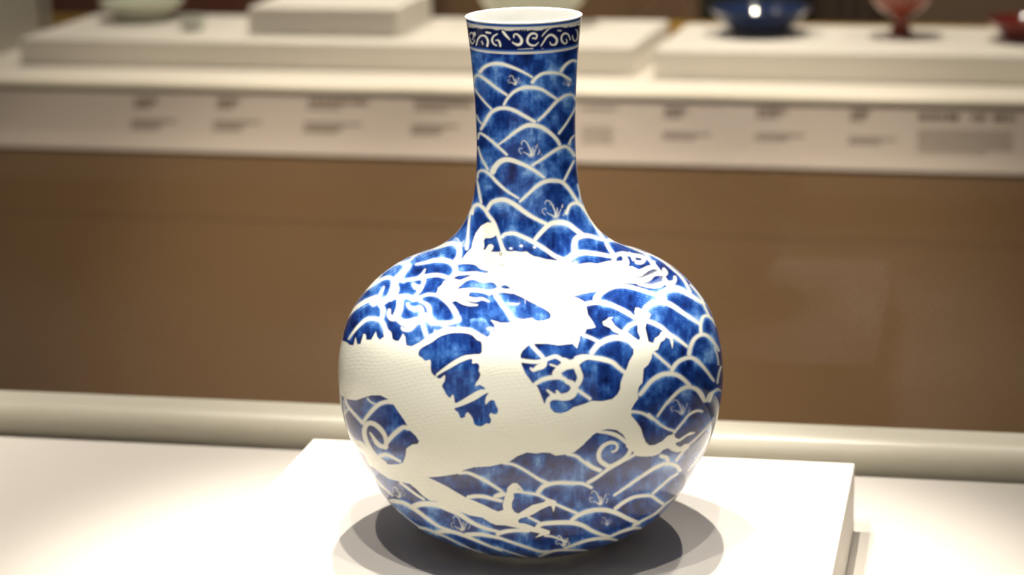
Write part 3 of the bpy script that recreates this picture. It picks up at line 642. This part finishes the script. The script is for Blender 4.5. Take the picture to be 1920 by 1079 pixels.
def blur(a, s):
    k = np.exp(-.5*(np.arange(-int(3*s)-1, int(3*s)+2)/s)**2); k /= k.sum()
    for ax in (0, 1): a = np.apply_along_axis(lambda v: np.convolve(v, k, 'same'), ax, a)
    return a.astype(np.float32)
def noise(h, wd, cy, cx):
    g = rng.random((int(h/cy)+3, int(wd/cx)+3)).astype(np.float32)
    y = np.arange(h)/cy; x = np.arange(wd)/cx
    yi = y.astype(int); xi = x.astype(int); fy = y-yi; fx = x-xi
    fy = (fy*fy*(3-2*fy))[:, None]; fx = (fx*fx*(3-2*fx))[None]
    return (g[np.ix_(yi, xi)]*(1-fy)*(1-fx)+g[np.ix_(yi+1, xi)]*fy*(1-fx)+g[np.ix_(yi, xi+1)]*(1-fy)*fx+g[np.ix_(yi+1, xi+1)]*fy*fx)
H_, W_ = WHT.shape
WSOFT = blur(WHT, 1.5)
HALO = blur(WHT, 6.0)
wash = .55*noise(H_, W_, 64, 50)+.35*noise(H_, W_, 26, 22)+.16*noise(H_, W_, 44, 9)+.16*noise(H_, W_, 10, 9)-.63
HALD = blur(DRG, 6.0)
TONE = np.clip(.40+1.05*wash+.36*TON+.75*(1-WSOFT)*np.clip(HALO-HALD, 0, 1)-.25*(1-WSOFT)*HALD, 0, 1)
# incised scales of the dragon
yy, xx = np.mgrid[0:H_, 0:W_].astype(np.float32)
yy += 22*noise(H_, W_, 120, 110)+10*noise(H_, W_, 40, 45)+.12*xx; xx += 16*noise(H_, W_, 90, 90)
sw, sh = 12.0*SS, 7.5*SS
jr = np.floor(yy/sh); fx_ = (xx/sw+.5*(jr % 2)) % 1.0; fy_ = yy/sh-jr
crest = np.sqrt(np.clip(1-(2*fx_-1)**2, 0, 1))
SCALE = np.exp(-((fy_-crest*.9)/.16)**2)+.6*np.exp(-((fy_-crest*.9+.9)/.16)**2)
inner = np.clip(blur(DRG, 5.0)*2-1, 0, 1)*np.clip((yy/SS-620)/80, 0, 1)*np.clip((1120-xx/SS-OX)/30, 0, 1)
SCALE = SCALE*inner*(.6+.8*noise(H_, W_, 60, 60))
DS = blur(DRG, 1.5)

# ------------------------------------------------------------------ the vase: turned shape
PROF = np.array([(0.0000,0.0670),(0.0030,0.0690),(0.0060,0.0762),(0.0110,0.0890),(0.0160,0.0992),(0.0225,0.1097),(0.0300,0.1195),(0.0380,0.1282),(0.0475,0.1358),(0.0563,0.1418),(0.0676,0.1482),(0.0805,0.1554),(0.0966,0.1632),(0.1175,0.1703),(0.1350,0.1736),(0.1480,0.1749),(0.1570,0.1752),(0.1707,0.1747),(0.1860,0.1726),(0.2037,0.1678),(0.2149,0.1630),(0.2246,0.1570),(0.2342,0.1495),(0.2431,0.1408),(0.2503,0.1315),(0.2560,0.1218),(0.2610,0.1095),(0.2660,0.0970),(0.2720,0.0850),(0.2787,0.0750),(0.2870,0.0656),(0.2970,0.0581),(0.3067,0.0529),(0.3139,0.0503),(0.3220,0.0482),(0.3341,0.0463),(0.3486,0.0449),(0.3632,0.0442),(0.3825,0.0441),(0.4001,0.0445),(0.4170,0.0452),(0.4315,0.0461),(0.4427,0.0470),(0.4572,0.0482),(0.4714,0.0496),(0.4822,0.0509),(0.4860,0.0516)])
pp = spline(PROF[:, ::-1].copy()*10000, 2.0)/10000          # (r, z)
sl = np.concatenate([[0], np.cumsum(np.hypot(*np.diff(pp, axis=0).T))])
sg = np.linspace(0, sl[-1], 2400); rz = np.stack([np.interp(sg, sl, pp[:, 0]), np.interp(sg, sl, pp[:, 1])], 1)
kk = np.exp(-.5*(np.arange(-45, 46)/15.0)**2); kk /= kk.sum()
pad = np.concatenate([2*rz[0]-rz[45:0:-1], rz, 2*rz[-1]-rz[-2:-47:-1]])
rz = np.stack([np.convolve(pad[:, i], kk, 'valid') for i in (0, 1)], 1)
S_TOT = sg[-1]
iseam = int(np.argmin(np.abs(rz[:, 1]-.296))); ilip = int(np.argmin(np.abs(rz[:, 1]-.4830)))
def rows(i0, i1, n):
    t = np.linspace(i0, i1, n); return np.stack([np.interp(t, np.arange(len(rz)), rz[:, k]) for k in (0, 1)], 1), np.interp(t, np.arange(len(sg)), sg)
th0 = math.atan2(CAM[1], CAM[0])
NB, NBK = 1000, 90
FRONT = RAD(97)
thB = np.concatenate([th0+np.linspace(-FRONT, FRONT, NB+1), th0+np.linspace(FRONT, 2*math.pi-FRONT, NBK+1)[1:-1]])
keepN = np.concatenate([np.arange(0, NB+1, 2), NB+1+np.arange(0, NBK-1)])
thN = thB[keepN]
rowsB, sB = rows(0, iseam, 720); rowsN, sN = rows(iseam, ilip, 350)

def bil(a, x, y):
    x = np.clip(x, 0, a.shape[1]-1.01); y = np.clip(y, 0, a.shape[0]-1.01)
    xi = x.astype(int); yi = y.astype(int); fx = x-xi; fy = y-yi
    return a[yi, xi]*(1-fx)*(1-fy)+a[yi, xi+1]*fx*(1-fy)+a[yi+1, xi]*(1-fx)*fy+a[yi+1, xi+1]*fx*fy
def z_at(px):       # height on the front of the neck seen at photo row px on the axis
    best = None
    dirxy = np.array([math.cos(th0), math.sin(th0)])
    zz = np.linspace(.40, .486, 400); rr = np.interp(zz, rz[:, 1], rz[:, 0])
    P = np.stack([rr*dirxy[0], rr*dirxy[1], zz+ZP], 1); v = P-CAM; y = CY-FPX*(v@up)/(v@fw)
    return float(np.interp(px, y[::-1], zz[::-1]))
ZB = {k: z_at(k) for k in (44.5, 46, 49.5, 51, 55, 90, 93, 97, 102)}

def surface(rws, ss, th):
    n, m = len(rws), len(th)
    r = rws[:, 0][:, None]; z = np.repeat(rws[:, 1][:, None], m, 1)
    dr = np.gradient(rws[:, 0], ss); dz = np.gradient(rws[:, 1], ss)
    ct, st = np.cos(th)[None], np.sin(th)[None]
    P = np.stack([r*ct, r*st, z+ZP], -1)
    N = np.stack([dz[:, None]*ct, dz[:, None]*st, -np.repeat(dr[:, None], m, 1)], -1)
    v = P-CAM; d = v@fw
    x = CX+FPX*(v@rt)/d; y = CY-FPX*(v@up)/d
    facing = -(N*v).sum(-1)/np.linalg.norm(v, axis=-1)
    X = (x-OX)*SS; Y = (y-OY)*SS
    Wc, Tc, Dc, Ic, Sc = [bil(a, X, Y) for a in (WSOFT, TONE, DS, INK, SCALE)]
    # the far side continues the wave pattern
    sss = np.repeat(ss[:, None], m, 1); tht = np.repeat(th[None], n, 0)
    neck = ss[0] > S_TOT*.4
    cnt = 5 if neck else 12; hgt = .028
    Wb = np.zeros_like(Wc); dmin = np.full_like(Wc, 9.)
    u_ = tht*cnt/(2*math.pi); vrow = np.floor(sss/hgt); fv = sss/hgt-vrow
    for k in (0, 1, 2):
        rowk = vrow-k; fu = (u_+.5*(rowk % 2)) % 1.0
        cr = 1.55*(1-(2*fu-1)**2)-.1
        dmin = np.minimum(dmin, np.where((fv+k-cr) > -.35, np.abs(fv+k-cr), 9.)) if k == 0 else np.minimum(dmin, np.abs(fv+k-cr)*1.0)
    Wb = np.clip((.095-dmin)/.06+.5, 0, 1)
    Tb = .36+.12*np.sin(u_*9+3*np.sin(sss*90))+.10*np.sin(sss*700+4*np.sin(u_*6))
    rel = (tht-th0+math.pi) % (2*math.pi)-math.pi
    # tail end of the dragon beyond the left flank
    tl = np.clip((-rel-RAD(70))/RAD(75), 0, 1)
    zt = z-.160-.03*np.sin(tl*3.2); hw = .024*np.sqrt(np.clip(1-tl, 0, 1))
    tail = np.clip((hw-np.abs(zt))/.002+.5, 0, 1)*(rel < 0)*(tl < 1)
    Wb = np.maximum(Wb, tail); Db = tail
    f = np.clip((facing-.05)/.04, 0, 1)
    Wm = Wb*(1-f)+Wc*f; Tm = Tb*(1-f)+Tc*f; Dm = np.where(f > .5, Dc, Db); Im = Ic*f; Sm = Sc*f
    if neck:      # bands under the lip
        def band(a, b): return np.clip((z-b)/.0006+.5, 0, 1)*np.clip((a-z)/.0006+.5, 0, 1)
        SB = bil(BAND, X, Y)
        zone = band(ZB[44.5], ZB[97])
        sc = SB*f+(1-f)*np.clip(.5+1.2*np.sin(tht*14)*np.sin((z-ZB[90])/(ZB[55]-ZB[90])*6.3), 0, 1)
        Wm = np.where(zone > .5, band(ZB[51]+.0002, ZB[55])*.75+band(ZB[55], ZB[93])*sc, Wm)
        Tm = np.where(zone > .5, band(ZB[55], ZB[93])*-.3+band(ZB[46], ZB[51])*.55+band(ZB[93], ZB[97])*.5, Tm)
        Wm = np.maximum(Wm*(1-band(ZB[97], ZB[102]-.0015)), band(ZB[97], ZB[102])*.62)
        Dm = Dm*(1-zone)
        top = np.clip((z-ZB[44.5])/.0006+.5, 0, 1); Wm = np.maximum(Wm, top)
    else:
        low = np.clip((.0045-z)/.001+.5, 0, 1); Wm = np.maximum(Wm, low*.75)
    P = P-np.array([0, 0, ZP]) - N*(Sm*.00009)[..., None]
    Wm = Wm-.05*Sm
    col = np.stack([Wm, Tm, Im, np.ones_like(Wm)], -1)
    return P, col, Dm

# scroll band under the lip, drawn on the same sheet
BAND = np.zeros_like(WHT); _sv = WHT; WHT = BAND
def C(p, w_, val=1.0): S('A1', p, [q/7.193 for q in w_], val, 1.0, 2.2)
C([(100, 350), (300, 372), (600, 395), (900, 402), (1200, 385), (1500, 350), (1660, 320)], (30, 34, 30), .85)
C([(600, 425), (630, 470), (690, 535)], (40, 35, 15)); C([(1125, 490), (1150, 460), (1205, 410)], (12, 30, 30)); C([(375, 437), (430, 447)], (30, 20)); C([(1340, 412), (1380, 415)], (16, 16))
C([(215, 440), (225, 500), (215, 540)], (25, 25, 10))
C([(130, 600), (200, 570), (250, 470), (310, 410), (390, 398), (470, 412), (560, 470), (640, 540), (720, 600), (800, 650), (900, 660), (1000, 650), (1070, 610), (1130, 520), (1210, 430), (1290, 382), (1370, 378), (1440, 400), (1490, 480), (1540, 570), (1600, 610)], (40, 42, 40), 0)
for p_ in ([(545, 405), (600, 405), (650, 440), (700, 430), (780, 415), (850, 430)], [(1215, 382), (1150, 400), (1100, 440), (1000, 415), (920, 425)], [(270, 385), (215, 385), (230, 430)], [(820, 385), (860, 440)], [(870, 375), (870, 440)], [(915, 380), (890, 440)], [(1480, 360), (1510, 400), (1560, 380), (1600, 350)], [(120, 350), (150, 420), (200, 400)]):
    C(p_, (16, 28, 26), 0)
C([(150, 470), (165, 440), (195, 455), (200, 500), (185, 535)], (14, 18, 8)); C([(145, 500), (165, 570), (190, 590), (215, 540)], (12, 18, 10))
C([(238, 612), (255, 540), (290, 490), (330, 480), (370, 500), (395, 560), (385, 618)], (16, 22, 28, 34)); C([(312, 560), (328, 598)], (16, 16))
C([(520, 460), (470, 490), (450, 540), (470, 590), (510, 615)], (16, 28, 18)); C([(500, 545), (535, 545), (555, 580), (562, 620)], (12, 28, 30))
C([(745, 505), (745, 472), (775, 460), (810, 480), (848, 535), (840, 585), (800, 605), (745, 585), (725, 568)], (18, 24, 42, 40, 14))
C([(1050, 512), (1055, 472), (1010, 450), (960, 470), (930, 520), (930, 570), (970, 607), (1030, 612), (1075, 575)], (18, 30, 34, 28, 12)); C([(1000, 515), (1040, 520)], (20, 24))
C([(1110, 620), (1150, 560), (1190, 500), (1240, 470), (1290, 490), (1325, 540), (1305, 598), (1250, 603), (1232, 570)], (14, 24, 34, 34, 14))
C([(1505, 535), (1480, 470), (1430, 450), (1390, 490), (1390, 550), (1430, 590), (1462, 565), (1450, 530)], (14, 24, 26, 12))
C([(1535, 480), (1550, 540), (1580, 550), (1605, 500), (1600, 420), (1580, 400)], (12, 16, 12))
for p_, w_ in [([(270, 668), (312, 668)], (32, 28)), ([(590, 685), (655, 690)], (24, 20)), ([(1130, 660), (1160, 675)], (18, 18)), ([(1190, 685), (1245, 680)], (38, 34)), ([(1380, 690), (1405, 690)], (22, 22)), ([(800, 668), (900, 662), (1000, 655)], (12, 14)), ([(1430, 655), (1510, 640), (1600, 625)], (14, 14))]:
    C(p_, w_, .8)
BAND = blur(BAND, 1.3); WHT = _sv

# ------------------------------------------------------------------ glaze material
def glaze():
    m = bpy.data.materials.new('blue_and_white_glaze'); m.use_nodes = True
    nt = m.node_tree; b = nt.nodes['Principled BSDF']; L = nt.links.new
    at = nt.nodes.new('ShaderNodeAttribute'); at.attribute_name = 'paint'
    sp = nt.nodes.new('ShaderNodeSeparateColor'); L(at.outputs['Color'], sp.inputs[0])
    tc = nt.nodes.new('ShaderNodeTexCoord'); no = nt.nodes.new('ShaderNodeTexNoise'); no.inputs['Scale'].default_value = 420; no.inputs['Detail'].default_value = 3
    L(tc.outputs['Object'], no.inputs['Vector'])
    ad = nt.nodes.new('ShaderNodeMath'); ad.operation = 'MULTIPLY_ADD'; ad.inputs[1].default_value = .22
    L(no.outputs['Fac'], ad.inputs[0]); 
    sb = nt.nodes.new('ShaderNodeMath'); sb.operation = 'SUBTRACT'; sb.inputs[1].default_value = .11
    L(sp.outputs[1], sb.inputs[0]); L(sb.outputs[0], ad.inputs[2])
    rp = nt.nodes.new('ShaderNodeValToRGB'); cr = rp.color_ramp
    cr.elements[0].position = 0; cr.elements[0].color = (.004, .009, .060, 1)
    cr.elements[1].position = 1; cr.elements[1].color = (.20, .38, .68, 1)
    e = cr.elements.new(.35); e.color = (.009, .036, .185, 1)
    e = cr.elements.new(.62); e.color = (.032, .110, .36, 1)
    L(ad.outputs[0], rp.inputs[0])
    mx = nt.nodes.new('ShaderNodeMix'); mx.data_type = 'RGBA'; mx.inputs['B'].default_value = (.70, .71, .62, 1)
    L(sp.outputs[0], mx.inputs['Factor']); L(rp.outputs[0], mx.inputs['A'])
    m2 = nt.nodes.new('ShaderNodeMix'); m2.data_type = 'RGBA'; m2.inputs['B'].default_value = (.03, .03, .03, 1)
    L(sp.outputs[2], m2.inputs['Factor']); L(mx.outputs['Result'], m2.inputs['A'])
    L(m2.outputs['Result'], b.inputs['Base Color'])
    b.inputs['Roughness'].default_value = .06; b.inputs['Specular IOR Level'].default_value = .5
    return m
M_GLAZE = glaze()
M_LIP = mat('white_porcelain_glaze', (.76, .75, .70), .08, .5, .01, 30)
M_BISC = mat('unglazed_porcelain_foot', (.55, .50, .42), .6, .3, .05, 60)

# ------------------------------------------------------------------ the vase: meshes
PB_, cB, dB = surface(rowsB, sB, thB)
PN_, cN, dN = surface(rowsN, sN, thN)
mB, mN = len(thB), len(thN); nB, nN = len(rowsB), len(rowsN)
V = np.concatenate([PB_.reshape(-1, 3), PN_[1:].reshape(-1, 3)]); K = np.concatenate([cB.reshape(-1, 4), cN[1:].reshape(-1, 4)])
D = np.concatenate([dB.reshape(-1), dN[1:].reshape(-1)])
def quads(n, m, off, i0=0):
    i = np.arange(i0, n-1)[:, None]; j = np.arange(m)[None]; j2 = (j+1) % m
    return np.stack([off+i*m+j, off+i*m+j2, off+(i+1)*m+j2, off+(i+1)*m+j], -1).reshape(-1, 4)
qB = quads(nB, mB, 0); offN = nB*mB
qN = quads(nN-1, mN, offN)
# join row between the finely divided body and the neck
top = (nB-1)*mB; tri = []
q0 = []
for j in range(mN):
    j2 = (j+1) % mN; a, b_ = int(keepN[j]), int(keepN[j2])
    if b_ == a+2:
        tri += [(top+a, top+a+1, offN+j), (top+a+1, offN+j2, offN+j), (top+a+1, top+b_, offN+j2)]
    else:
        q0.append((top+a, top+b_, offN+j2, offN+j))
tri = np.array(tri); q0 = np.array(q0).reshape(-1, 4)

def mesh_from(name, tris, qds, parent, m):
    idx = np.concatenate([tris.reshape(-1), qds.reshape(-1)]).astype(np.int64)
    used, inv = np.unique(idx, return_inverse=True)
    me = bpy.data.meshes.new(name)
    nt_, nq = len(tris), len(qds)
    me.vertices.add(len(used)); me.vertices.foreach_set('co', V[used].astype(np.float32).ravel())
    me.loops.add(len(idx)); me.loops.foreach_set('vertex_index', inv.astype(np.int32))
    me.polygons.add(nt_+nq)
    me.polygons.foreach_set('loop_start', np.concatenate([np.arange(nt_)*3, nt_*3+np.arange(nq)*4]).astype(np.int32))
    me.update(calc_edges=True)
    me.polygons.foreach_set('use_smooth', np.ones(nt_+nq, bool))
    ca = me.color_attributes.new('paint', 'FLOAT_COLOR', 'POINT')
    ca.data.foreach_set('color', K[used].astype(np.float32).ravel())
    me.update()
    return link(name, me, m, parent)
vase = empty('vase', (0, 0, ZP))
tag(vase, 'large blue and white porcelain bottle vase with a white dragon among waves', 'vase')
def faceD(q): return D[q].mean(1) > .5
E3 = np.zeros((0, 3), int); E4 = np.zeros((0, 4), int)
fB, f0, fT = faceD(qB), faceD(q0), faceD(tri)
zq = V[qN].mean(1)[:, 2]
isband = (zq < ZB[44.5]) & (zq > ZB[102]-.001); islip = zq >= ZB[44.5]
fN = faceD(qN) & ~isband & ~islip
o = mesh_from('body', E3, qB[~fB], vase, M_GLAZE); o['label'] = 'globular body painted with blue waves'
o = mesh_from('dragon', tri[fT], np.concatenate([qB[fB], q0[f0], qN[fN]]), vase, M_GLAZE); o['label'] = 'white dragon reserved among blue waves'
o = mesh_from('neck', tri[~fT], np.concatenate([q0[~f0], qN[~fN & ~isband & ~islip]]), vase, M_GLAZE); o['label'] = 'cylindrical neck painted with blue waves'
o = mesh_from('scroll_band', E3, qN[isband], vase, M_GLAZE); o['label'] = 'dark blue scroll border under the lip'
# lip and inside
rl, zl = rowsN[-1]
zsw = zq[islip]; 
o = mesh_from('lip_edge', E3, qN[islip], vase, M_GLAZE); o['label'] = 'white glazed edge below the rim'
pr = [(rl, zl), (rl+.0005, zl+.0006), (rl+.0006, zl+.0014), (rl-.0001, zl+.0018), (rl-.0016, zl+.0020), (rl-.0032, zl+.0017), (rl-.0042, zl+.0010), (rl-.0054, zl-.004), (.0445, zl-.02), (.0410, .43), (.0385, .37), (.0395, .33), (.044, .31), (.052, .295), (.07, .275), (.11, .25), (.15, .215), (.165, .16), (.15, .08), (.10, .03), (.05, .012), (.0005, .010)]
o = lathe('rim', pr[:7], M_LIP, vase, 160, cap=False); o['label'] = 'plain white rolled rim of the mouth'
o = lathe('mouth_interior', pr[6:], mat('shade_darkened_inner_glaze', (.45, .455, .435), .1, .5, .02, 30), vase, 160, cap=False); o['label'] = 'white glazed inside of the mouth, darkened for shade'  # same porcelain as the rim, darker colour stands in for shade inside
o = lathe('foot_ring', [(.058, -.0002), (.0655, -.0002), (.0672, .0006), (.058, .0006)], M_BISC, vase, 120)
